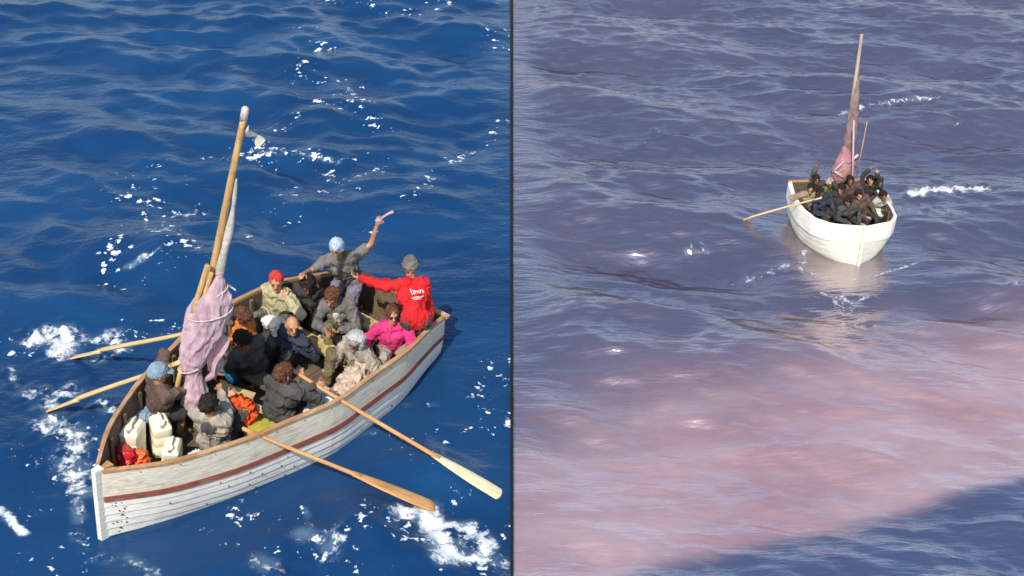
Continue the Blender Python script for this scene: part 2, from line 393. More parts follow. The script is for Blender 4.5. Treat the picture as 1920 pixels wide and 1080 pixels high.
for sd in (0, 1):
    for i in range(n1):
        for j in range(n2):
            a, b_ = i / (n1 - 1), j / (n2 - 1)
            fl.append(mastp(1.75 - .55 * a) + TOCAM * (.10 + .05 * math.sin(6 * b_ + 2 * a)) + RTL * (.17 + (.17 - .10 * a) * b_ + .02 * math.sin(7 * a)) - np.array((0, 0, .1 * b_)) + sd * TOCAM * .006)
flF = [(s_ * n1 * n2 + i * n2 + j, s_ * n1 * n2 + (i + 1) * n2 + j, s_ * n1 * n2 + (i + 1) * n2 + j + 1, s_ * n1 * n2 + i * n2 + j + 1) for s_ in (0, 1) for i in range(n1 - 1) for j in range(n2 - 1)]
lash.append(mesh_obj('loose_corner', fl, flF, M['sail'], None, True))
sailroot = empty('furled_sail', BA.M @ Matrix.Translation(base)); tag(sailroot, 'faded pink canvas sail furled and tied round the mast of the cream boat', 'sail')
o.name = 'bundle'
for q in [o, tailm, tie] + lash:
    me = q.data; n = len(me.vertices); co = np.empty(n * 3); me.vertices.foreach_get('co', co); me.vertices.foreach_set('co', (co.reshape(-1, 3) - base).ravel()); q.parent = sailroot
# loose spars standing in the bundle
for i, (dx, z0, z1, r, dx1, lab) in enumerate([(-.13, 1.9, 2.72, .034, -.06, 'short tan spar nearest the water, standing upright in the pink sail'), (-.08, 1.8, 2.62, .026, .0, 'thin tan spar between mast and outer spar in the pink sail'), (-.13, .9, 1.45, .03, -.12, 'stub of tan spar poking out below the pink sail bundle')]):
    a = mastp(z0) + RTL * dx + np.array((.1, .08, 0)); b = mastp(z1) + RTL * dx1 + np.array((.1, .08, 0))
    thing_mesh(mesh_obj('wooden_spar', *tube([a, (a + b) / 2 + .01, b], [r, r * .95, r * .85], 10), M['mast'], None, True), BA, a, lab, 'spar', 'loose spars round the mast')
# pale rolled canvas hanging down the lee side of the mast
def leech(t):
    return mastp(3.72 - 1.36 * t) + RTL * (.05 + .06 * t + .02 * math.sin(5 * t))
thing_mesh(mesh_obj('canvas_strip', *tube([leech(t) for t in np.linspace(0, 1, 26)], [.012 + .034 * min(1, t * 1.8) + .006 * math.sin(17 * t) for t in np.linspace(0, 1, 26)], 10), M['canvas'], None, True), BA, leech(1), 'long pale grey canvas roll hanging along the upper mast', 'canvas')
kn = leech(1); mb = MB()
for dx, dz in ((.02, .03), (-.05, -.02), (.03, -.04)): mb.add(*capsule(kn + RTL * dx, kn + RTL * (dx + .05) + np.array((0, 0, dz)), .035, .025))
mb.add(*tube([kn, kn + RTL * .12 + np.array((0, 0, .0)), kn + RTL * .2 + np.array((0, 0, -.06))], [.02, .016, .01], 8))
thing_mesh(remeshed('rope_knot', mb, .012, M['rope'], None, 1, .01, 20), BA, kn, 'white rope knot with loose end at top of pink sail', 'rope')
g = mastp(4.35); V = []; n1, n2 = 12, 10
for side in (0, 1):
    for i in range(n1):
        for j in range(n2):
            a, b = i / (n1 - 1), j / (n2 - 1)
            q = g + RTL * (.03 + .20 * a) + np.array((0, 0, .02 - .22 * a ** 1.3 - .13 * b * (1 - .5 * a))) + np.array((.05 * math.sin(5 * a + 3 * b), .05 * math.cos(4 * a), 0)) + side * np.array((.006, .006, 0)); V.append(q)
Fc = [(s * n1 * n2 + i * n2 + j, s * n1 * n2 + (i + 1) * n2 + j, s * n1 * n2 + (i + 1) * n2 + j + 1, s * n1 * n2 + i * n2 + j + 1) for s in (0, 1) for i in range(n1 - 1) for j in range(n2 - 1)]
thing_mesh(mesh_obj('masthead_rag', V, Fc, M['canvas'], None, True), BA, g, 'small torn whitish rag fluttering from the masthead of the cream boat', 'rag')

# ------------------------------------------------------------------ oars
def oar(tip_w, cross_w, inboard, label, blade, mats, r=.026, bw=.085, group='wooden oars'):
    tip = np.asarray(tip_w, float); cr = np.asarray(cross_w, float); d = cr - tip; L = np.linalg.norm(d) + inboard; d /= np.linalg.norm(d)
    side = np.cross((0, 0, 1.), d); side /= np.linalg.norm(side); upv = np.cross(d, side)
    Mt = Matrix(((d[0], side[0], upv[0], tip[0]), (d[1], side[1], upv[1], tip[1]), (d[2], side[2], upv[2], tip[2]), (0, 0, 0, 1)))
    root = empty('oar', Mt); tag(root, label, 'oar', group)
    xs = np.linspace(blade * .9, L, 14)
    mesh_obj('shaft', *tube([(x, .012 * math.sin(x * 1.3), .010 * math.sin(x * 2)) for x in xs], [r * (1.1 - .3 * (x / L)) for x in xs], 10), mats[0], root, True)
    mesh_obj('grip', *tube([(L - .16, .012 * math.sin(L * 1.3), 0), (L, .012 * math.sin(L * 1.3), 0), (L + .012, .012 * math.sin(L * 1.3), 0)], [r * .78, r * .72, r * .4], 10), mats[1], root, True)
    rings = []
    for x in np.linspace(-.02, blade, 12):
        t = max(0, x) / blade; w = bw * (1 - t ** 2.2) * .85 + r * .9 * t + .012; th = .012 + (r - .012) * t ** 2
        if x < 0: w *= .72
        rings.append([(x, w * math.cos(a), th * math.sin(a)) for a in np.linspace(0, 2 * math.pi, 12, endpoint=False)])
    mesh_obj('blade', *loft(rings), mats[2], root, True)
    return root
oar(at(85, 772, -.02), BA.world(BA.loc(283, 698, 1.06)), .55, 'pale oar nearest the bow, held out over the far side by man in blue cap', .75, (M['oar'], M['oar'], M['oar']), .03, .05)
oar(at(128, 672, -.10), BA.world(BA.loc(360, 621, 1.05)), .8, 'pale oar dipping into white foam on the far side, half behind the pink sail', .8, (M['oar'], M['oar'], M['oar']), .03, .06)
oar(at(815, 951, -.03), BA.world(BA.loc(503, 822, .93)), .30, 'long orange brown oar crossing the near hull, blade in foamy splash', 1.0, (M['oar_dark'], M['oar_dark'], M['oar_dark']), .026, .10)
oar(at(945, 932, -.02), BA.world(BA.loc(645, 752, .98)), .85, 'orange brown oar nearest the stern with pale worn blade end', .95, (M['oar_dark'], M['oar_dark'], M['oar_tip']), .026, .10)
oar(at(1365, 420, -.05), BB.world(BB.loc(1497, 383, .60)), .4, 'thin pale oar sticking out from side of the small white boat', .45, (M['oar'], M['oar'], M['oar_dark']), .016, .06)

# ------------------------------------------------------------------ people
def norm(v): v = np.asarray(v, float); return v / (np.linalg.norm(v) + 1e-9)
def ik(a, c, l1, l2, pole):
    a = np.asarray(a, float); c = np.asarray(c, float); d = c - a; D = np.linalg.norm(d)
    if D > (l1 + l2) * .995: c = a + d / D * (l1 + l2) * .995; d = c - a; D = np.linalg.norm(d)
    if D < abs(l1 - l2) + .03: D = abs(l1 - l2) + .03
    dn = norm(d); x = (l1 * l1 - l2 * l2 + D * D) / (2 * D); hgt = math.sqrt(max(l1 * l1 - x * x, 1e-6))
    p = np.asarray(pole, float); p = norm(p - dn * (p @ dn)); return a + dn * x + p * hgt, a + dn * D
def person(fr, label, pelvis, head, yaw, skin, top, legs, hat, hands=(None, None), feet=(None, None), sleeve=1.0, look=None, s=1.0, group='people in the cream boat', fine=True, floor=FLOOR, face=True, seed=0, extra=None):
    """pelvis, head, hands and feet are boat coordinates; yaw is where the body faces (0 = bow); left hand first"""
    P = np.asarray(pelvis, float); Hc = np.asarray(head, float)
    f = np.array((math.cos(yaw), math.sin(yaw), 0)); spine = norm(Hc - P)
    left = norm(np.cross((0, 0, 1.), f)); left = norm(left - spine * (left @ spine)); fwd = norm(np.cross(left, spine))
    T = s * .50; neck = P + spine * T; chest = P + spine * T * .62 + fwd * .01 * s; sh = P + spine * T * .90
    Hc = neck + norm(Hc - neck + spine * .03) * .165 * s
    shl = {1: sh + left * .175 * s, -1: sh - left * .175 * s}; hip = {1: P + left * .09 * s, -1: P - left * .09 * s}
    body, shirt, trs = MB(), MB(), MB()
    # head frame
    lk = yaw if look is None else look[0]; pt = 0 if look is None else look[1]
    hf = np.array((math.cos(lk) * math.cos(pt), math.sin(lk) * math.cos(pt), math.sin(pt))); hl = norm(np.cross((0, 0, 1.), hf)); hu = np.cross(hf, hl)
    hd = lambda x, y, z: Hc + (hf * x + hl * y + hu * z) * s
    A = np.stack([hf * .098 * s, hl * .079 * s, hu * .108 * s], 1)
    body.add(*ellipsoid(hd(0, 0, .025), A))
    body.add(*capsule(hd(.03, 0, -.05), hd(.055, 0, -.075), .056 * s, .036 * s))                     # jaw and chin
    body.add(*capsule(hd(.09, 0, .02), hd(.112, 0, -.018), .011 * s, .017 * s, 8, 2))               # nose
    body.add(*capsule(hd(.082, -.035, .036), hd(.082, .035, .036), .016 * s, .016 * s, 8, 2))       # brow
    for q in (1, -1): body.add(*capsule(hd(-.005, q * .078, .025), hd(-.012, q * .082, -.012), .018 * s, .012 * s, 8, 2))
    body.add(*capsule(neck - spine * .06 * s, Hc - hu * .04 * s, .058 * s, .052 * s))
    tor = [(P, chest, .125, .130), (chest - left * .07 * s, chest + left * .07 * s, .118, .118), (P - left * .05 * s, P + left * .05 * s, .122, .122), (sh - left * .12 * s, sh + left * .12 * s, .072, .072), (sh, neck, .07, .055)]
    for a, b, ra, rb in tor: body.add(*capsule(a, b, ra * s * .84, rb * s * .84))
    for a, b, ra, rb in tor[:2] + tor[3:4]: shirt.add(*capsule(a, b, ra * s + .014 * s, rb * s + .014 * s))
    shirt.add(*capsule(P - left * .06 * s + spine * .03 * s, P + left * .06 * s + spine * .03 * s, .142 * s, .142 * s)).add(*capsule(sh, sh + (neck - sh) * .5, .085 * s, .07 * s))
    hand_pts = {}
    kn = {}
    for q, i in ((1, 0), (-1, 1)):
        ft = feet[i]
        if ft is None: ft = P + f * (.46 if P[2] - floor > .15 else .62) * s + left * q * .13 * s; ft = np.array((ft[0], ft[1], floor + .06 * s))
        hh = HA if fr is BA else HB; lim = hh.half(np.clip(ft[0] / hh.L, .04, .92), ft[2] + .1 * s) - .10 * s - .17 * s * abs(f[1]); ft = np.array((np.clip(ft[0], .12, hh.L * .9), np.clip(ft[1], -lim, lim), ft[2]))
        k, an = ik(hip[q], ft, .43 * s, .42 * s, f * .8 + np.array((0, 0, .8)) + left * q * .25)
        kl = hh.half(np.clip(k[0] / hh.L, .03, .95), min(k[2], hh.zm)) - .10 * s
        if k[2] < hh.zm: k[1] = np.clip(k[1], -kl, kl)
        k[0] = max(k[0], .1); kn[q] = k
        body.add(*capsule(hip[q], k, .070 * s, .048 * s)).add(*capsule(k, an, .046 * s, .034 * s))
        body.add(*capsule(an - np.array((0, 0, .02)) * s, an + f * .15 * s - np.array((0, 0, .035)) * s, .038 * s, .026 * s))
        trs.add(*capsule(hip[q], k, .097 * s, .070 * s)).add(*capsule(k, an + (k - an) * .12, .070 * s, .056 * s))
    trs.add(*capsule(hip[1], hip[-1], .122 * s, .122 * s)).add(*capsule(P, P + spine * .06 * s, .118 * s, .110 * s))
    for q, i in ((1, 0), (-1, 1)):
        ht = hands[i]
        if ht is None: ht = kn[q] + np.array((0, 0, .07 * s)) - f * .05 * s
        el, wr = ik(shl[q], ht, .28 * s, .26 * s, -np.array((0, 0, .8)) - f * .4 + left * q * .7)
        body.add(*capsule(shl[q], el, .046 * s, .038 * s)).add(*capsule(el, wr, .039 * s, .028 * s))
        if sleeve >= .99: shirt.add(*capsule(shl[q], el, .069 * s, .058 * s)).add(*capsule(el, wr + (el - wr) * .06, .058 * s, .044 * s))
        elif sleeve > 0: shirt.add(*capsule(shl[q], shl[q] + (el - shl[q]) * sleeve, .072 * s, .064 * s))
        # hand: palm, four curled fingers, thumb
        d = norm(wr - el); u = norm(np.cross(d, left * q + .3 * hu)); w2 = np.cross(d, u)
        pc = wr + d * .05 * s
        for m_ in (-.022, 0, .022): body.add(*capsule(wr + d * .01 * s, pc + d * .035 * s + w2 * m_ * s, .023 * s, .017 * s, 8, 2))
        for j, (m_, ln) in enumerate(((-.030, .062), (-.010, .076), (.011, .072), (.030, .055))):
            a0 = pc + d * .035 * s + w2 * m_ * s; a1 = a0 + norm(d * .85 + u * .45) * ln * .55 * s; a2 = a1 + norm(d * .25 + u * 1.0) * ln * .55 * s
            body.add(*capsule(a0, a1, .0105 * s, .0098 * s, 7, 2)).add(*capsule(a1, a2, .0098 * s, .0085 * s, 7, 2))
        th0 = pc - w2 * .03 * s * q; th1 = th0 - w2 * .035 * s * q + d * .03 * s + u * .02 * s
        body.add(*capsule(th0, th1, .0125 * s, .0105 * s, 7, 2)).add(*capsule(th1, th1 + norm(d + u * .8) * .026 * s, .0105 * s, .009 * s, 7, 2))
        hand_pts[q] = wr + d * .09 * s
    base = np.array((P[0], P[1], min(P[2] - .14 * s, floor) if P[2] - floor < .3 else P[2] - .14 * s))
    root = empty('person', fr.M @ Matrix.Translation(base)); tag(root, label, 'person', group)
    def fin(mb): mb.V = [tuple(np.asarray(v) - base) for v in mb.V]; return mb
    vx = .0085 if fine else .010
    body_o = remeshed('body', fin(body), vx, M[skin], root, 2)
    top_o = None
    if top: top_o = remeshed('hoodie' if top == 'red' else 'shirt', fin(shirt), .0125 * (1 if fine else .8), M[top], root, 2, .034 * s, 7, seed)
    if legs: remeshed('trousers', fin(trs), .013 * (1 if fine else .8), M[legs], root, 2, .032 * s, 8, seed + 3)
    if face and fine:
        for q in (1, -1): mesh_obj('eye', *[[np.asarray(v) - base for v in x] if i == 0 else x for i, x in enumerate(ellipsoid(hd(.090, q * .033, .016), np.stack([hf * .011 * s, hl * .017 * s, hu * .010 * s], 1), 8, 5))], M['eye'], body_o, True)
        V, Fc = ellipsoid(hd(.088, 0, -.052), np.stack([hf * .012 * s, hl * .028 * s, hu * .009 * s], 1), 8, 5); mesh_obj('mouth', [np.asarray(v) - base for v in V], Fc, M['lip'], body_o, True)
    # headgear or hair: a thick cap over the skull, lower at the back
    if hat:
        kind, hm = hat; mb = MB(); g = .016 if kind in ('hair', 'bandana') else .022
        for t in np.linspace(0, 1, 5):        # overlapping shells leaning back
            c = hd(-.018 - .015 * t, 0, .058 - .035 * t); mb.add(*ellipsoid(c, np.stack([hf * (.088 + g) * s, hl * (.072 + g) * s, hu * (.075 + g) * s * (1 - .25 * t)], 1), 14, 9))
        if kind == 'beanie':
            mb.add(*ellipsoid(hd(-.02, 0, .14), np.stack([hf * .06 * s, hl * .055 * s, hu * .05 * s], 1)))
            for a in np.linspace(0, 2 * math.pi, 16, endpoint=False):
                p0 = hd(-.012 + .102 * math.cos(a), .086 * math.sin(a), .055 + .012 * math.cos(a)); b = a + .45; p1 = hd(-.012 + .102 * math.cos(b), .086 * math.sin(b), .055 + .012 * math.cos(b)); mb.add(*capsule(p0, p1, .019 * s, .019 * s, 8, 2))
        if kind == 'cap':
            for y in np.linspace(-.055, .055, 7): mb.add(*capsule(hd(.07, y, .058), hd(.165 - 5.5 * y * y, y, .043), .010 * s, .007 * s, 8, 2))
            mb.add(*capsule(hd(-.02, 0, .145), hd(-.02, 0, .15), .012 * s, .01 * s, 8, 2))
        if kind == 'bandana':
            mb.add(*capsule(hd(-.10, 0, -.01), hd(-.12, .02, -.05), .028 * s, .02 * s)).add(*capsule(hd(-.12, .01, -.03), hd(-.14, .05, -.16), .024 * s, .008 * s)).add(*capsule(hd(-.12, 0, -.03), hd(-.13, -.03, -.14), .022 * s, .008 * s))
        if kind == 'hood':
            for a in np.linspace(-1.3, 1.3, 11):
                mb.add(*capsule(hd(.055 - .05 * abs(a) / 1.3, .105 * math.sin(a), .02 + .115 * math.cos(a)), hd(-.07, .085 * math.sin(a), .0 + .10 * math.cos(a)), .022 * s, .03 * s))
            for q in (1, -1): mb.add(*capsule(hd(0, q * .09, 0), hd(.01, q * .06, -.12), .03 * s, .04 * s))
            mb.add(*capsule(hd(-.07, 0, .02), hd(-.08, 0, -.12), .08 * s, .07 * s))
        if kind == 'long_hair':
            for q in (-1, 0, 1): mb.add(*capsule(hd(-.05, q * .06, .02), hd(-.075, q * .07, -.17), .05 * s, .035 * s))
        nm = {'hair': 'hair', 'long_hair': 'hair', 'beanie': 'beanie', 'cap': 'cap', 'bandana': 'bandana', 'hood': 'hood'}[kind]
        remeshed(nm, fin(mb), .0095, M[hm], root, 2, .03 * s if 'hair' in kind else .012, 22, seed)
    root['_'] = 0; del root['_']
    return dict(root=root, top=top_o, base=base, hands=hand_pts, hd=hd, spine=spine, fwd=fwd, left=left, chest=chest, hf=hf, hl=hl, hu=hu, s=s)
def head_on(fr, px, py, P, D=.66):           # head centre along a line of sight, one torso length above the pelvis
    o = fr.R.T @ (CAM - fr.o); d = norm(fr.R.T @ ray(px, py)); P = np.asarray(P, float)
    b = d @ (P - o); c2 = (P - o) @ (P - o) - b * b
    k = math.sqrt(max(D * D - c2, 0)); best = max((o + d * (b + q) for q in (k, -k)), key=lambda h: h[2] - 1.2 * abs(k) * 0 - .55 * np.linalg.norm((h - P)[:2]))
    return P + norm(best - P) * D
def pp(px, py, z): return BA.loc(px, py, z)
CAMYAW = math.radians(47)                     # facing the viewer, in boat coordinates
def deg(a): return math.radians(a)
people = {}
def add(key, label, ppx, pz, hpx, yaw, **kw):
    P = pp(*ppx, pz); t = np.clip(P[0] / HA.L, .03, .97); lim = HA.half(t, min(max(pz, .3), .62)) - .14
    if pz < .75 or key == 'red': P[1] = np.clip(P[1], -lim, lim)
    people[key] = person(BA, label, P, head_on(BA, *hpx, P, .66 * kw.get('s', 1)), yaw, seed=len(people) * 5, **kw); return people[key]

add('waving', 'man in pale blue cap and grey T-shirt at the stern waving one raised arm', (655, 520), .86, (632, 468), deg(38), skin='sk1', top='grey', legs='lilac', hat=('cap', 'paleblue'),
    hands=(pp(706, 425, 1.72), pp(570, 513, 1.22)), feet=(pp(640, 575, .3), pp(600, 572, .3)), sleeve=.55, look=(deg(50), .15))
add('red', 'man in bright red hoodie and grey beanie standing at the stern corner', (778, 600), .98, (768, 498), deg(62), skin='sk1', top='red', legs='charcoal', hat=('beanie', 'beanie'),
    hands=(pp(805, 604, .78), pp(672, 521, 1.28)), feet=(np.array((.55, .42, .27)), np.array((.75, .22, .27))), look=(deg(45), -.2))
add('bandana', 'seated person in red and orange bandana and khaki top resting chin on hand', (528, 590), .52, (518, 530), deg(15), skin='sk3', top='khaki', legs='grey', hat=('bandana', 'redc'),
    hands=(pp(540, 560, .98), pp(505, 600, .6)), look=(deg(40), .05))
add('midgrey', 'person in open grey jacket and pale shirt bent forward mid boat', (650, 600), .55, (622, 560), deg(30), skin='sk1', top='grey', legs='olivec', hat=('hair', 'hair_brown'), hands=(pp(640, 620, .75), pp(610, 620, .7)), look=(deg(25), -.15))
add('dark', 'person in dark jacket wedged behind the bandana wearer at the far gunwale', (590, 575), .5, (577, 535), deg(20), skin='sk4', top='dark', legs='dark', hat=('hair', 'hair'), look=(deg(45), -.4))
add('pink', 'woman in bright pink cardigan with brown hair seated by near gunwale', (735, 652), .5, (735, 592), deg(50), skin='sk3', top='pink', legs='beige', hat=('hair', 'hair_brown'),
    hands=(pp(765, 655, .8), pp(690, 652, .75)), look=(deg(52), .1), s=.92)
add('hood', 'hunched person in light grey hood leaning on knees beside the pink cardigan', (680, 685), .42, (667, 640), deg(-10), skin='sk2', top='beige', legs='olivec', hat=('hood', 'lightgrey'), hands=(pp(700, 690, .5), pp(610, 700, .4)), look=(deg(10), -.45))
add('bald', 'bald bare chested man in dark jacket sitting low in mid boat', (540, 660), .42, (548, 612), deg(10), skin='sk3', top='navy', legs='dark', hat=None, hands=(pp(555, 655, .65), pp(500, 650, .6)), look=(deg(55), .05))
add('scarf', 'small figure with white headscarf low behind the bald man', (495, 640), .42, (508, 610), deg(-30), skin='sk2', top='charcoal', legs='brown', hat=('hood', 'white_cloth'), look=(deg(-40), -.5), s=.9)
add('orange', 'person in orange shirt half hidden behind the pink sail', (462, 650), .5, (455, 596), deg(-60), skin='sk1', top='orangec', legs='grey', hat=('hair', 'hair_brown'), hands=(pp(455, 640, .7), pp(430, 640, .75)), look=(deg(-90), -.3), sleeve=1.)
add('bluebag', 'person in dark shirt stooping over the blue bucket beside the mast', (475, 690), .45, (455, 640), deg(-100), skin='sk2', top='charcoal', legs='dark', hat=('hair', 'hair'), hands=(pp(440, 660, .8), pp(425, 665, .8)), look=(deg(-80), -.5))
add('rower', 'brown haired rower in grey shirt and dark trousers pulling the sternmost near oar', (525, 775), .56, (533, 703), deg(190), skin='sk1', top='charcoal', legs='dark', hat=('hair', 'hair_brown'),
    hands=(pp(590, 722, 1.05), pp(572, 712, 1.05)), look=(deg(170), .0))
add('bluecap', 'rower in pale blue cap and brown shirt with back turned near the bow', (300, 775), .56, (298, 702), deg(160), skin='sk3', top='brown', legs='dark', hat=('cap', 'bluec'),
    hands=(pp(312, 690, 1.2), pp(360, 690, 1.12)), look=(deg(150), -.2))
add('crouch', 'crouching person in beige and grey jacket beside the mast foot', (405, 830), .42, (392, 762), deg(200), skin='sk1', top='beige', legs='charcoal', hat=('hair', 'hair'), hands=(pp(425, 745, .85), pp(415, 735, .9)), look=(deg(190), -.2))
for k_, m_, nm, w_, h_ in (('midgrey', 'pale', 'shirt_front', .062, .17), ('bald', 'sk1', 'bare_chest', .045, .10), ('crouch', 'charcoal', 'back_panel', .10, .10)):
    p = people[k_]; sg = -1 if nm == 'back_panel' else 1; c = p['chest'] + sg * p['fwd'] * .088 - (.03 if sg > 0 else -.06) * p['spine'] - p['base']
    mb = MB().add(*ellipsoid(c, np.stack([p['fwd'] * .062, p['left'] * w_, p['spine'] * h_], 1), 20, 14))
    remeshed(nm, mb, .012, M[m_], p['top'], 1, .025, 9, 3)
# lettering-like white print on the red hoodie: two rows of script strokes
p = people['red']; mb = MB(); r_ = random.Random(5)
def onchest(a, b): return p['chest'] + p['left'] * a + p['spine'] * b + p['fwd'] * (math.sqrt(max(.0, .165 ** 2 - (a * .62) ** 2)) + .004)
strokes = [[(-.11, .09), (-.10, .03), (-.08, -.01)], [(-.07, .07), (-.055, .0), (-.03, .0), (-.03, .05), (-.06, .04)], [(-.01, .05), (0, .0), (.02, .05), (.03, .0)], [(.05, .06), (.05, .0)], [(.04, .05), (.075, .05)], [(.10, .05), (.085, .03), (.11, .015), (.09, .0)], [(-.10, -.06), (-.02, -.05), (.05, -.06), (.10, -.04)], [(-.07, -.085), (.0, -.08), (.06, -.09)]]
for st in strokes: mb.add(*tube([np.asarray(onchest(a * .8, b * .8 + .02)) - p['base'] for a, b in st], .0075, 6))
mb.obj('chest_print', M['print'], p['top'], True)
# sunglasses of the pink cardigan wearer
p = people['pink']; mb = MB()
for q in (1, -1): mb.add(*ellipsoid(p['hd'](.097, q * .034, .018), np.stack([p['hf'] * .012, p['hl'] * .028, p['hu'] * .02], 1), 10, 6)).add(*capsule(p['hd'](.095, q * .055, .022), p['hd'](.0, q * .086, .025), .004, .004, 6, 1))
mb.add(*capsule(p['hd'](.106, -.012, .022), p['hd'](.106, .012, .022), .005, .005, 6, 1))
fo = mb.obj('sunglasses', M['eye'], None, True); thing_mesh(fo, BA, p['base'], None, None); fo.parent = p['root']; fo.matrix_parent_inverse = Matrix(); fo.matrix_basis = Matrix()
# rag in the waving hand
p = people['waving']; a = p['hands'][1]; mb = MB()
mb.add(*capsule(a, a + RTL * .10 + np.array((0, 0, .09)), .016, .012)).add(*capsule(a + RTL * .1 + np.array((0, 0, .09)), a + RTL * .17 + np.array((0, 0, .13)), .013, .018)).add(*capsule(a - RTL * .02, a + RTL * .03, .02, .02))
thing_mesh(remeshed('waved_cloth', mb, .007, M['sail'], None, 1, .01, 30), BA, a, 'small pink strip held up in the waving hand', 'cloth')

# ------------------------------------------------------------------ cargo
def jerrycan(px, py, z, yaw, hgt, label, tilt=0, wd=.25, dp=.17):
    b = pp(px, py, z); b[1] = np.clip(b[1], -(HA.half(b[0] / HA.L, z + .1) - .1), HA.half(b[0] / HA.L, z + .1) - .1)
    root = empty('jerrycan', BA.M @ Matrix.Translation(b) @ Matrix.Rotation(yaw, 4, 'Z') @ Matrix.Rotation(tilt, 4, 'Y')); tag(root, label, 'jerrycan', 'white plastic jerrycans in the bow')
    def ring(z, w, d, ox=0, n=40, e=7):
        out = []
        for a in np.linspace(0, 2 * math.pi, n, endpoint=False):
            c, s = math.cos(a), math.sin(a); r = (abs(c) ** e + abs(s) ** e) ** (-1 / e); out.append((w / 2 * r * c + ox, d / 2 * r * s, z))
        return out
    w, d, h = wd, dp, hgt
    prof = [(0, .88), (.012, .97), (.04, 1), (h * .30, 1), (h * .315, .975), (h * .335, .975), (h * .35, 1), (h * .55, 1), (h * .565, .975), (h * .585, .975), (h * .6, 1), (h * .78, 1), (h * .81, .97), (h * .89, .72), (h * .895, .6)]
    tank = mesh_obj('tank', *loft([ring(z, w * k, d * k, -.0 if z < h * .8 else -.02) for z, k in prof]), M['can'], root, True); tank.data.set_sharp_from_angle(angle=.5)
    mesh_obj('handle', *tube([(-w * .32, 0, h * .82), (-w * .30, 0, h * .96), (-w * .1, 0, h * 1.0), (w * .12, 0, h * .97), (w * .16, 0, h * .86)], .017, 10), M['can'], tank, True)
    mesh_obj('cap', *loft([[(w * .30 + r * math.cos(a), r * math.sin(a), z) for a in np.linspace(0, 2 * math.pi, 16, endpoint=False)] for z, r in ((h * .78, .034), (h * .90, .033), (h * .905, .038), (h * .97, .037), (h * .975, .03))]), M['can'], tank, True)
jerrycan(232, 850, .28, deg(25), .56, 'cream jerrycan pressed against the far gunwale near the bow', deg(-3), .30, .22)
jerrycan(303, 845, .28, deg(62), .52, 'cream jerrycan standing in front of the mast foot', 0, .26, .22)
jerrycan(324, 878, .28, deg(35), .42, 'bright cream jerrycan nearest the viewer by the near gunwale', deg(2), .27, .2)
def lump(name, pts, voxel, mat, label, cat, wr=.03, ws=10, seed=0, sm=3):
    mb = MB(); P0 = None
    for px, py, z, rx, rz in pts:
        c = pp(px, py, z); P0 = c if P0 is None else P0
        mb.add(*ellipsoid(c, np.diag((rx, rx, rz)), 16, 10))
    o = remeshed(name, mb, voxel, mat, None, sm, wr, ws, seed); zz = min(v.co.z for v in o.data.vertices)
    return thing_mesh(o, BA, (P0[0], P0[1], zz), label, cat)
lump('red_bag', [(236, 862, .5, .11, .13), (232, 872, .42, .12, .12), (250, 872, .42, .12, .1)], .011, M['red_plastic'], 'crimson plastic bag lying in the very bow', 'bag', .06, 9, 1)
lump('orange_bag', [(266, 858, .5, .06, .09), (266, 866, .44, .07, .09)], .01, M['orange_plastic'], 'small orange bag between crimson bag and cream jerrycans', 'bag', .05, 11, 3)
lump('blue_tarp', [(272, 780, .62, .10, .08), (285, 782, .58, .1, .08), (262, 782, .6, .08, .06)], .011, M['bluec'], 'crumpled grey blue cloth behind the cream jerrycans', 'cloth', .05, 12, 5)
lump('orange_vest', [(432, 756, .70, .08, .09), (446, 768, .64, .11, .1), (462, 778, .6, .08, .09), (450, 784, .55, .09, .09)], .011, M['orange_cloth'], 'crumpled bright orange vest on the yellow boards mid boat', 'vest', .09, 11, 7, 2)
lump('beige_sack', [(665, 715, .62, .16, .14), (650, 735, .58, .14, .13), (680, 700, .62, .12, .12), (655, 745, .5, .14, .12)], .013, M['sack'], 'beige cloth sack slumped against near gunwale', 'sack', .08, 8, 9)
lump('white_bag', [(595, 745, .66, .13, .12), (610, 755, .6, .13, .12), (580, 765, .52, .13, .1)], .013, M['white_cloth'], 'white cloth bag beside the brown haired rower', 'bag', .06, 8, 11)
lump('sandal', [(362, 856, .48, .05, .03), (372, 852, .5, .06, .03), (382, 853, .48, .05, .03)], .009, M['white_cloth'], 'pale sandal on the boards below the crouching person', 'shoe', .03, 16, 13)
lump('food_bundle', [(605, 625, .35, .09, .06), (590, 620, .38, .06, .05), (622, 640, .3, .11, .05)], .011, M['pale'], 'pale green and white bundle on the floor mid boat', 'bundle', .06, 12, 15)
for i, (x, y, lab) in enumerate(((508, 736, 'small white scrap on the floor next to the loose yellow boards'), (560, 690, 'small white scrap on the floor behind the head of the brown haired rower'), (612, 690, 'small white scrap on the floor near the feet of the grey hooded person'))):
    c = pp(x, y, FLOOR + .05); mb = MB()
    for d in (0, 1): mb.add(*ellipsoid(c + np.array((.03 * d, .02 * d, 0)), np.diag((.04, .03, .025)), 10, 6))
    thing_mesh(remeshed('paper_scrap', mb, .008, M['white_cloth'], None, 1, .02, 25, i), BA, c - np.array((0, 0, .02)), lab, 'scrap', 'white scraps on the floor boards')
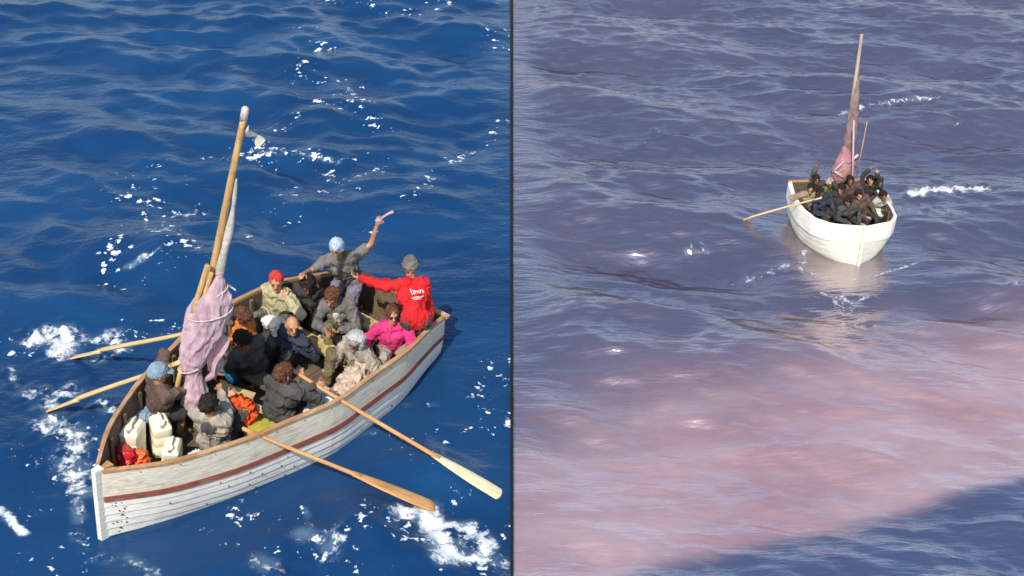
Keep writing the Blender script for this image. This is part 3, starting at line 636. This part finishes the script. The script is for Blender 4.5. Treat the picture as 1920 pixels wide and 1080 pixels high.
# blue bucket with rim and handle
b = pp(442, 705, .28); root = empty('bucket', BA.M @ Matrix.Translation((b[0], b[1], FLOOR + .02)) @ Matrix.Rotation(.25, 4, 'X')); tag(root, 'bright blue plastic bucket behind the mast', 'bucket')
cir = lambda r, z, n=24: [(r * math.cos(a), r * math.sin(a), z) for a in np.linspace(0, 2 * math.pi, n, endpoint=False)]
pail = mesh_obj('pail', *loft([cir(.11, 0), cir(.125, .12), cir(.145, .27), cir(.138, .27), cir(.12, .12), cir(.105, .015)]), M['blue_plastic'], root, True)
mesh_obj('rim', *loft([cir(.143, .262), cir(.158, .262), cir(.158, .282), cir(.143, .282)], caps=False), M['blue_plastic'], pail)
mesh_obj('handle', *tube([(.15 * math.cos(a), .03, .27 + .13 * math.sin(a)) for a in np.linspace(0, math.pi, 12)], .005, 6), M['nail'], pail, True)
# olive box under the boards
b = pp(492, 812, .36); root = empty('olive_box', BA.M @ Matrix.Translation((b[0], min(b[1], HA.half(b[0] / HA.L, .4) - .26), FLOOR + .015)) @ Matrix.Rotation(deg(12), 4, 'Z')); tag(root, 'olive yellow plastic box by near gunwale beside the forward oar', 'box')
mesh_obj('tub', *loft([[(x * k, y * k, z) for x, y in ((-.18, -.14), (.18, -.14), (.18, .14), (-.18, .14))] for z, k in ((0, .88), (.02, .92), (.26, 1.0))]), M['olive'], root)
mesh_obj('lid', *loft([[(x * k, y * k, z) for x, y in ((-.2, -.16), (.2, -.16), (.2, .16), (-.2, .16))] for z, k in ((.262, 1.0), (.285, 1.0), (.30, .93))]), M['olive'], root)
# two loose yellow boards laid across the thwart
for (a0, a1, wd, lab) in (((405, 722, .62), (478, 744, .60), .14, 'loose yellow board pointing away from the mast, the farther of two'), ((440, 748, .58), (500, 772, .57), .13, 'loose yellow board beside the orange vest')):
    a, c = pp(*a0), pp(*a1); d = c - a; L = np.linalg.norm(d); yaw = math.atan2(d[1], d[0]); z0 = min(a[2], c[2])
    o = mesh_obj('loose_board', *loft([[(-L / 2, -wd / 2, z), (L / 2, -wd / 2 * .8, z), (L / 2 - .01, wd / 2 * .7, z), (-L / 2 + .02, wd / 2, z)] for z in (-.011, .011)]), M['thwart'])
    o.matrix_world = BA.M @ Matrix.Translation((a + c) / 2) @ Matrix.Rotation(yaw, 4, 'Z'); tag(o, lab, 'board', 'loose boards mid boat')

# ------------------------------------------------------------------ the small white boat's rig and people
def bb(px, py, z): return BB.loc(px, py, z)
RTB = BB.R.T @ np.array([1., 0, 0])
f0 = bb(1606, 395, .15); f0 = np.array((min(f0[0], 1.12), np.clip(f0[1], -.15, .15), .15)); tp = bb(1616, 64, 2.95)
mp = lambda z: f0 + (tp - f0) * ((z - f0[2]) / (tp[2] - f0[2]))
zs = np.linspace(.15, 2.95, 16)
mesh_obj('mast', *tube([mp(z) for z in zs], [.038 - .014 * (z / 3) for z in zs], 10), M['spar_grey'], boatB, True)
RTL_A = RTL; RTL = RTB
root = empty('furled_sail', BB.M @ Matrix.Translation(mp(.6))); tag(root, 'dull red canvas sail bundled low on the mast of the small white boat', 'sail')
o = mesh_obj('bundle', *cloth_loft([mp(z) - mp(.6) for z in np.linspace(.62, 1.25, 30)], rf([(0, .08, .07, -.02), (.25, .17, .12, .0), (.5, .18, .12, .02), (.75, .10, .08, .02), (1, .03, .03, 0)]), 48, 8, .012), M['sail_red'], root, True)
o = mesh_obj('canvas_roll', *cloth_loft([mp(z) - mp(.6) for z in np.linspace(1.1, 2.45, 30)], rf([(0, .05, .05, .03), (.15, .10, .07, .05), (.6, .07, .06, .045), (1, .012, .012, .02)]), 32, 9, .008), M['roll'], root, True)
mb = MB()
for a, c in (((.02, .98), (.17, 1.12)), ((-.17, .86), (-.03, 1.02)), ((-.17, .86), (.0, .74))): mb.add(*tube([mp(a[1]) - mp(.6) + RTB * a[0] + np.array((.1, 0, 0)), mp(c[1]) - mp(.6) + RTB * c[0] + np.array((.1, 0, 0))], .022, 8))
mb.obj('sail_tie', M['sail'], root, True)
RTL = RTL_A
for (p0, p1, r, lab) in (((1597, 402, .2), (1601, 225, 1.35), .016, 'pale pole standing upright in front of the red sail bundle'), ((1606, 330, .7), (1626, 228, 1.35), .008, 'thin pale pole leaning right against the small boat mast')):
    a = bb(*p0); a[0] = min(a[0], 1.30); c = min((bb(p1[0], p1[1], z) for z in np.linspace(.9, 2.2, 60)), key=lambda q: abs(q[0] - a[0] + .03)); thing_mesh(mesh_obj('wooden_spar', *tube([a, (a + c) / 2, c], [r, r, r * .8], 8), M['sail'] if r > .014 else M['mast'], None, True), BB, a, lab, 'spar', 'spars of the small white boat')
S2 = .60
small = [
 ('person raising one arm high at the left edge of the small white boat', (1535, 365), (1530, 338), (None, (1536, 298, 1.08)), 10, 'charcoal', 'sk2', ('hair', 'hair')),
 ('person leaning on the left gunwale of the small white boat', (1518, 385), (1520, 355), ((1545, 378, .5), (1503, 368, .6)), -20, 'tan', 'sk1', ('hair', 'hair')),
 ('person in pale cap beside the raised arm in the small boat', (1552, 372), (1556, 345), (None, None), 0, 'olivec', 'sk2', ('cap', 'lightgrey')),
 ('person below the red sail turning left in the small boat', (1572, 392), (1577, 355), ((1560, 340, .85), None), -40, 'dark', 'sk1', ('hair', 'hair')),
 ('person right of the pole bow first in the small boat', (1618, 398), (1610, 366), (None, None), 15, 'brown', 'sk3', ('hair', 'hair')),
 ('person lifting both arms at the right side of small boat', (1632, 365), (1632, 340), ((1645, 326, .95), (1630, 318, .95)), 0, 'dark', 'sk3', ('hair', 'hair')),
 ('person in pale shirt at the right gunwale of the small boat', (1655, 385), (1656, 368), ((1668, 392, .5), None), 25, 'pale', 'sk2', ('hair', 'hair')),
 ('person in dark jacket right behind the oar in the small boat', (1540, 395), (1538, 362), (None, None), 20, 'navy', 'sk4', ('hair', 'hair')),
 ('person in brown jacket beneath the red sail bundle', (1598, 372), (1594, 340), (None, None), -5, 'brown', 'sk2', ('hair', 'hair')),
 ('person in dark hood behind the pale shirt at the right gunwale', (1652, 362), (1648, 342), (None, None), 10, 'dark', 'sk2', ('hood', 'dark')),
 ('foremost person sitting low just behind the stem of the small boat', (1588, 408), (1590, 380), (None, None), 5, 'charcoal', 'sk2', ('hair', 'hair')),
]
for i, (lab, pe, he, hs, yw, top, sk, hat) in enumerate(small):
    P = bb(*pe, .44); t = np.clip(P[0] / HB.L, .05, .9); P[0] = t * HB.L; lim = HB.half(t, .4) - .09; P[1] = np.clip(P[1], -lim, lim)
    hd_ = head_on(BB, *he, P, .66 * S2)
    # left hand is on the viewer's right when facing the viewer
    hl_ = tuple(None if h is None else bb(*h) for h in hs)
    person(BB, lab, P, hd_, deg(yw), sk, top, 'dark', hat, hands=hl_, s=S2, group='people in the small white boat', fine=False, floor=.15, face=False, seed=i * 3)
o = mesh_obj('white_bundle', *ellipsoid((0, 0, 0), np.diag((.12, .07, .05))), M['white_cloth'], None, True)
mb = MB(); c = bb(1640, 402, .42)
for d in (-.07, 0, .07): mb.add(*ellipsoid(c + RTB * d, np.diag((.06, .06, .04)), 12, 8))
bpy.data.objects.remove(o)
thing_mesh(remeshed('white_bundle', mb, .009, M['white_cloth'], None, 2, .03, 14), BB, c - np.array((0, 0, .04)), 'small white bundle inside the right bow of the small boat', 'bundle')

# ------------------------------------------------------------------ the sea, blue on one side of the divider, mauve on the other
def smooth(x, a, b): t = np.clip((x - a) / (b - a), 0, 1); return t * t * (3 - 2 * t)
def axis(lo, hi, step, far_lo, far_hi, grow=1.35):
    a = list(np.arange(lo, hi + step / 2, step)); s = step
    while a[-1] < far_hi: s *= grow; a.append(min(a[-1] + s, far_hi))
    s = step
    while a[0] > far_lo: s *= grow; a.insert(0, max(a[0] - s, far_lo))
    return np.array(a)
def seg_dist(X, Y, a, b):
    ax, ay = a[0], a[1]; dx, dy = b[0] - ax, b[1] - ay; L2 = dx * dx + dy * dy + 1e-9
    t = np.clip(((X - ax) * dx + (Y - ay) * dy) / L2, 0, 1); return np.hypot(X - ax - t * dx, Y - ay - t * dy)
def waves(X, Y, n, l0, l1, amp, mean_dir, spread, seed, sharp, pw=1.1):
    r = np.random.default_rng(seed); Hh = np.zeros_like(X)
    for i in range(n):
        lam = math.exp(r.uniform(math.log(l0), math.log(l1))); th = mean_dir + r.normal() * spread; k = 2 * math.pi / lam; ph = r.uniform(0, 6.28)
        s = np.sin(k * (X * math.cos(th) + Y * math.sin(th)) + ph + .6 * np.sin(.31 * k * (X * math.sin(th) - Y * math.cos(th)) + ph * 2))
        Hh += amp * (lam / l1) ** pw * (((s + 1) / 2) ** sharp - .42)
    return Hh
def sea(name, xs, ys, hfun, attrs, mat):
    X, Y = np.meshgrid(xs, ys); Z = hfun(X, Y); nx, ny = len(xs), len(ys)
    V = np.stack([X, Y, Z], -1).reshape(-1, 3); idx = np.arange(nx * ny).reshape(ny, nx)
    Fq = np.stack([idx[:-1, :-1], idx[:-1, 1:], idx[1:, 1:], idx[1:, :-1]], -1).reshape(-1, 4)
    me = bpy.data.meshes.new(name); me.vertices.add(len(V)); me.vertices.foreach_set('co', V.ravel().astype(np.float32))
    me.loops.add(Fq.size); me.loops.foreach_set('vertex_index', Fq.ravel().astype(np.int32)); me.polygons.add(len(Fq))
    me.polygons.foreach_set('loop_start', np.arange(0, Fq.size, 4, dtype=np.int32))
    me.update(calc_edges=True); me.validate()
    me.polygons.foreach_set('use_smooth', [True] * len(me.polygons))
    for an, fn in attrs.items():
        a = me.attributes.new(an, 'FLOAT', 'POINT'); a.data.foreach_set('value', fn(X, Y).ravel().astype(np.float32))
    me.materials.append(mat); o = bpy.data.objects.new(name, me); COL.objects.link(o); return tag(o, None, kind='structure')
def blobs(X, Y, lst):                         # each: pixel polyline, width in metres, strength
    out = np.zeros_like(X)
    for pl, w, st in lst:
        P_ = [at(x, y, 0) for x, y in pl]
        if len(P_) == 1: P_ = P_ * 2
        d = np.min([seg_dist(X, Y, a, b) for a, b in zip(P_[:-1], P_[1:])], axis=0)
        out = np.maximum(out, st * np.exp(-(d / w) ** 2))
    return out

LACE_A = [([(65, 630), (120, 620), (115, 655)], .26, 1.15), ([(160, 630), (215, 620), (225, 655), (190, 668)], .20, .9), ([(60, 740), (130, 735), (90, 760)], .25, .85),
    ([(90, 800), (150, 830), (130, 860), (155, 920)], .30, .85), ([(140, 930), (150, 975)], .12, .8), ([(140, 1000), (175, 1045), (230, 1050)], .14, .6),
    ([(240, 1045), (290, 1075)], .12, .7), ([(760, 965), (800, 960), (820, 1000), (840, 1050)], .22, 1.3), ([(840, 1050), (900, 1050), (915, 1020), (880, 985), (830, 985)], .15, 1.15), ([(870, 1015)], .3, .7), ([(560, 1000), (590, 1010), (640, 1010), (615, 1045)], .16, .75),
    ([(480, 1050), (540, 1070)], .18, .8), ([(640, 830), (700, 815)], .12, .6), ([(760, 760), (830, 755)], .08, .6), ([(930, 1050), (955, 1070)], .2, .7), ([(570, 955), (610, 1040)], .06, .7),
    ([(0, 955), (45, 1000)], .07, 1.35), ([(330, 400), (385, 385)], .12, .85), ([(240, 510), (300, 500)], .09, .95), ([(380, 295), (425, 302)], .07, .8), ([(470, 290), (540, 295), (640, 310)], .07, .75), ([(20, 690), (30, 720)], .1, .7),
    ([(270, 745), (330, 740)], .18, .5), ([(190, 760), (220, 780)], .16, .8), ([(400, 1000), (520, 960)], .1, .3)]
FLECK_A = [([(270, 340), (290, 430), (250, 500)], .7, .8), ([(470, 290), (680, 320)], .5, 1.0), ([(640, 340), (680, 310), (560, 380)], .5, .9), ([(590, 60), (600, 110), (560, 150), (650, 160)], .45, .75), ([(650, 160), (660, 200), (720, 240)], .35, .8),
    ([(600, 0), (820, 20)], .5, .9), ([(520, 240), (590, 200), (640, 215)], .3, .7), ([(770, 380), (850, 310), (945, 230)], .28, .8), ([(940, 60), (945, 90)], .5, .8), ([(330, 400), (300, 450), (350, 500)], .5, .7), ([(480, 460), (510, 450)], .3, .9),
    ([(100, 820), (160, 900)], .5, .9), ([(260, 610), (330, 600)], .4, .8), ([(0, 650), (60, 640)], .4, .7), ([(620, 1010), (900, 1060)], .7, .8), ([(850, 830), (940, 800), (930, 700)], .4, .75), ([(760, 830), (800, 850)], .4, .5), ([(880, 950), (940, 1000)], .4, .7), ([(80, 980), (120, 1060)], .4, .6), ([(450, 960), (600, 1070)], .5, .55), ([(640, 440), (720, 420)], .3, .6)]
LACE_B = [([(1710, 370), (1780, 358), (1840, 360)], .17, 1.25), ([(1570, 215), (1640, 205), (1700, 200), (1760, 200)], .13, .85), ([(1750, 400), (1815, 415)], .12, .55), ([(1290, 465), (1310, 450), (1330, 470)], .12, .6), ([(1400, 505), (1500, 490), (1510, 470)], .14, .75), ([(1500, 500), (1530, 520)], .12, .7),
    ([(1600, 522), (1650, 515), (1720, 495)], .035, 1.0), ([(1360, 375), (1380, 374)], .05, .8), ([(1225, 245), (1250, 240)], .05, .75), ([(1290, 160)], .04, .7), ([(1540, 545), (1600, 560), (1640, 550)], .06, .8), ([(1560, 590), (1640, 600)], .05, .7), ([(1120, 560), (1260, 550)], .05, .45), ([(1890, 552), (1905, 548)], .06, .9), ([(1905, 1060)], .06, .8), ([(1180, 275), (1250, 243), (1290, 240)], .05, .5), ([(985, 270), (1060, 285)], .05, .4), ([(1330, 500), (1420, 515)], .1, .5), ([(1620, 575), (1560, 560), (1600, 540)], .10, .62), ([(1640, 600), (1580, 610)], .06, .6), ([(1060, 420), (1130, 410)], .05, .4), ([(1780, 240), (1800, 236)], .05, .6), ([(1560, 470), (1500, 450)], .12, .5)]
def boat_mask(X, Y, fr, L, pad, wid):
    a = fr.world((0, 0, 0)); b = fr.world((L, 0, 0)); return 1 - smooth(seg_dist(X, Y, a, b), wid, wid + pad)
def near(X, Y): return 1 - smooth(np.hypot(X, Y - 20), 30, 60)
def hA(X, Y):
    Z = waves(X, Y, 14, 1.6, 5.5, .085, math.radians(250), .5, 11, 1.3) + waves(X, Y, 26, .45, 1.6, .022, math.radians(235), .7, 12, 1.4)
    Z = Z * (.55 + .9 * smooth(waves(X, Y, 8, 5, 14, 1.0, 1.0, 1.2, 15, 1.0), -.6, 1.0))
    F_ = blobs(X, Y, LACE_A); Z = Z + .05 * F_ * waves(X, Y, 14, .12, .35, .6, 0, 2, 13, 1.2)
    return (Z * (1 - .9 * boat_mask(X, Y, BA, 5.1, 1.2, .95))) * near(X, Y) * (.12 + .88 * smooth(np.abs(X), .0, 1.0))
def hB(X, Y):
    Z = waves(X, Y, 8, 2.2, 5.0, .125, math.radians(-110), .2, 21, 1.5) + waves(X, Y, 26, .6, 2.0, .029, math.radians(-102), .3, 22, 1.5) + waves(X, Y, 34, .18, .6, .0085, math.radians(-98), .42, 24, 1.3)
    F_ = blobs(X, Y, LACE_B); Z = Z + .06 * F_ * waves(X, Y, 14, .1, .3, .6, 0, 2, 23, 1.2)
    Z = Z * (1 - .12 * pink_haze(X, Y))
    return (Z * (1 - .92 * boat_mask(X, Y, BB, R_L, 1.3, .6))) * near(X, Y) * (.12 + .88 * smooth(np.abs(X), .0, 1.0))
def pink_haze(X, Y):                               # pink reflected haze painted into the water colour across the near side
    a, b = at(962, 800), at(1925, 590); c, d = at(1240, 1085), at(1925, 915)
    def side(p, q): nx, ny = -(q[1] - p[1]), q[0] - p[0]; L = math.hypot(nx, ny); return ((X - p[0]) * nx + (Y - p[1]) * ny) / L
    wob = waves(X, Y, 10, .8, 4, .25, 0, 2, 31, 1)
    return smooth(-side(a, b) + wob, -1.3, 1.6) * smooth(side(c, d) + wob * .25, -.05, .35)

def clear_water(X, Y):
    c, d = at(1240, 1085), at(1925, 915); nx, ny = -(d[1] - c[1]), d[0] - c[0]; L = math.hypot(nx, ny)
    return smooth(-((X - c[0]) * nx + (Y - c[1]) * ny) / L, -.3, .2)
def water(name, base, deep, haze_cols=None, rough=.12, ior=1.333, fine=.25, stretch=(1, 1.8, 1), foamcol=(.70, .75, .78), haze_rough=.08, tint=None, clear=None):
    m, nt, b = newmat(name); co = coords(nt); cos_ = coords(nt, stretch)
    big = maprange(nt, noisetex(nt, coords(nt, (.22, .5, 1)), 1.0, 3), .3, .7)
    col = mixc(nt, big, deep, base)
    if haze_cols:
        at_s = node(nt, 'ShaderNodeAttribute', attribute_name='pink_haze'); s = at_s.outputs['Fac']
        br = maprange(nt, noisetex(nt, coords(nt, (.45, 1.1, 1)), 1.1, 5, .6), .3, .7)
        col = mixc(nt, s, col, mixc(nt, br, haze_cols[0], haze_cols[1]))  # painted haze tones laid over the sea's own colour
    if clear: col = mixc(nt, node(nt, 'ShaderNodeAttribute', attribute_name='clear').outputs['Fac'], col, clear)
    lace = node(nt, 'ShaderNodeAttribute', attribute_name='lace').outputs['Fac']
    n1 = noisetex(nt, co, 3.6, 7, .66); n2 = noisetex(nt, co, 9.0, 5, .6)
    ridge = math_(nt, 'SUBTRACT', 1.0, math_(nt, 'ABSOLUTE', math_(nt, 'MULTIPLY_ADD', n1, 6.0, -3.0)))     # thin threads
    v = math_(nt, 'MULTIPLY_ADD', ridge, .34, math_(nt, 'MULTIPLY', n2, 1.0))
    thr = math_(nt, 'MULTIPLY_ADD', lace, -.62, 1.22)
    lm = maprange(nt, math_(nt, 'SUBTRACT', v, thr), -.07, .24)
    lm = math_(nt, 'MULTIPLY', lm, maprange(nt, lace, .05, .3))
    foam = lm
    fl = node(nt, 'ShaderNodeAttribute', attribute_name='fleck').outputs['Fac']
    vo = node(nt, 'ShaderNodeTexVoronoi', Scale=8.0, Randomness=1.0)
    wob = node(nt, 'ShaderNodeVectorMath', operation='ADD'); nz = node(nt, 'ShaderNodeTexNoise', Scale=11.0, Detail=4.0)
    nt.links.new(co, nz.inputs['Vector']); sc = node(nt, 'ShaderNodeVectorMath', operation='SCALE'); sc.inputs['Scale'].default_value = .26
    nt.links.new(nz.outputs['Color'], sc.inputs[0]); nt.links.new(co, wob.inputs[0]); nt.links.new(sc.outputs[0], wob.inputs[1]); nt.links.new(wob.outputs[0], vo.inputs['Vector'])
    cr = node(nt, 'ShaderNodeSeparateColor'); nt.links.new(vo.outputs['Color'], cr.inputs[0])
    cl = maprange(nt, noisetex(nt, co, 1.5, 3), .34, .56)
    rad = math_(nt, 'MULTIPLY', math_(nt, 'MULTIPLY', math_(nt, 'MULTIPLY', cr.outputs[0], cr.outputs[1]), 1.15), math_(nt, 'MULTIPLY', fl, cl))
    fm = maprange(nt, math_(nt, 'SUBTRACT', rad, vo.outputs['Distance']), -.04, .13)
    fm = math_(nt, 'MULTIPLY', fm, maprange(nt, fl, .05, .3))
    foam = math_(nt, 'MAXIMUM', lm, fm)
    milk = math_(nt, 'MULTIPLY', maprange(nt, lace, .2, 1.2), math_(nt, 'MULTIPLY', maprange(nt, n1, .40, .66), .42))      # aerated water round the foam
    col = mixc(nt, milk, col, (.30, .46, .55))
    col = mixc(nt, foam, col, foamcol)
    nt.links.new(col, b.inputs['Base Color']); b.inputs['IOR'].default_value = ior
    if tint: b.inputs['Specular Tint'].default_value = (*tint, 1)
    r0 = math_(nt, 'MULTIPLY_ADD', foam, .6, rough)
    if haze_cols: r0 = math_(nt, 'MULTIPLY_ADD', s, haze_rough, r0)
    nt.links.new(r0, b.inputs['Roughness'])
    hgt = math_(nt, 'MULTIPLY_ADD', noisetex(nt, cos_, 2.3, 6, .58), 1.0, math_(nt, 'MULTIPLY', foam, .25))
    bump(nt, b, hgt, fine, .12)
    return m
W_A = water('deep_blue_water', (.008, .052, .150), (.005, .036, .115), rough=.09, fine=.32, stretch=(1, 1.6, 1))
W_B = water('mauve_grey_water', (.070, .050, .064), (.036, .029, .042), haze_cols=((.43, .22, .195), (.60, .39, .36)), tint=(1.0, .87, .92), rough=.06, ior=6.0, fine=.32, stretch=(.6, 2.4, 1), clear=(.020, .030, .078))
ysA = axis(9.6, 36.5, .05, -3000, 3000)
zero = lambda X, Y: np.zeros_like(X)
sea('sea', axis(-14.6, -.0, .05, -3000, 0.0)[:-1].tolist() + [0.0] if False else np.unique(np.round(np.concatenate([axis(-14.6, -.05, .05, -3000, -.05), [0.0]]), 5)), ysA, hA, dict(lace=lambda X, Y: blobs(X, Y, LACE_A), fleck=lambda X, Y: blobs(X, Y, FLECK_A)), W_A)
sea('sea', np.unique(np.round(np.concatenate([[0.0], axis(.05, 14.6, .05, .05, 3000)]), 5)), ysA, hB, dict(lace=lambda X, Y: blobs(X, Y, LACE_B), fleck=zero, pink_haze=pink_haze, clear=clear_water), W_B)
# black line parting two separate views, built as a thin strip
rings = []
for y in np.linspace(6, 60, 28):
    dep = y * math.cos(PITCH) + (CAM_H - .06) * math.sin(PITCH); a, b = -3.2 / FPX * dep, 2.2 / FPX * dep
    rings.append([(a, y, -.6), (b, y, -.6), (b, y, .06), (a, y, .06)])
tag(mesh_obj('divider', *loft(rings), M['black']), 'thin straight black divider strip between the blue sea and the mauve sea', 'divider')
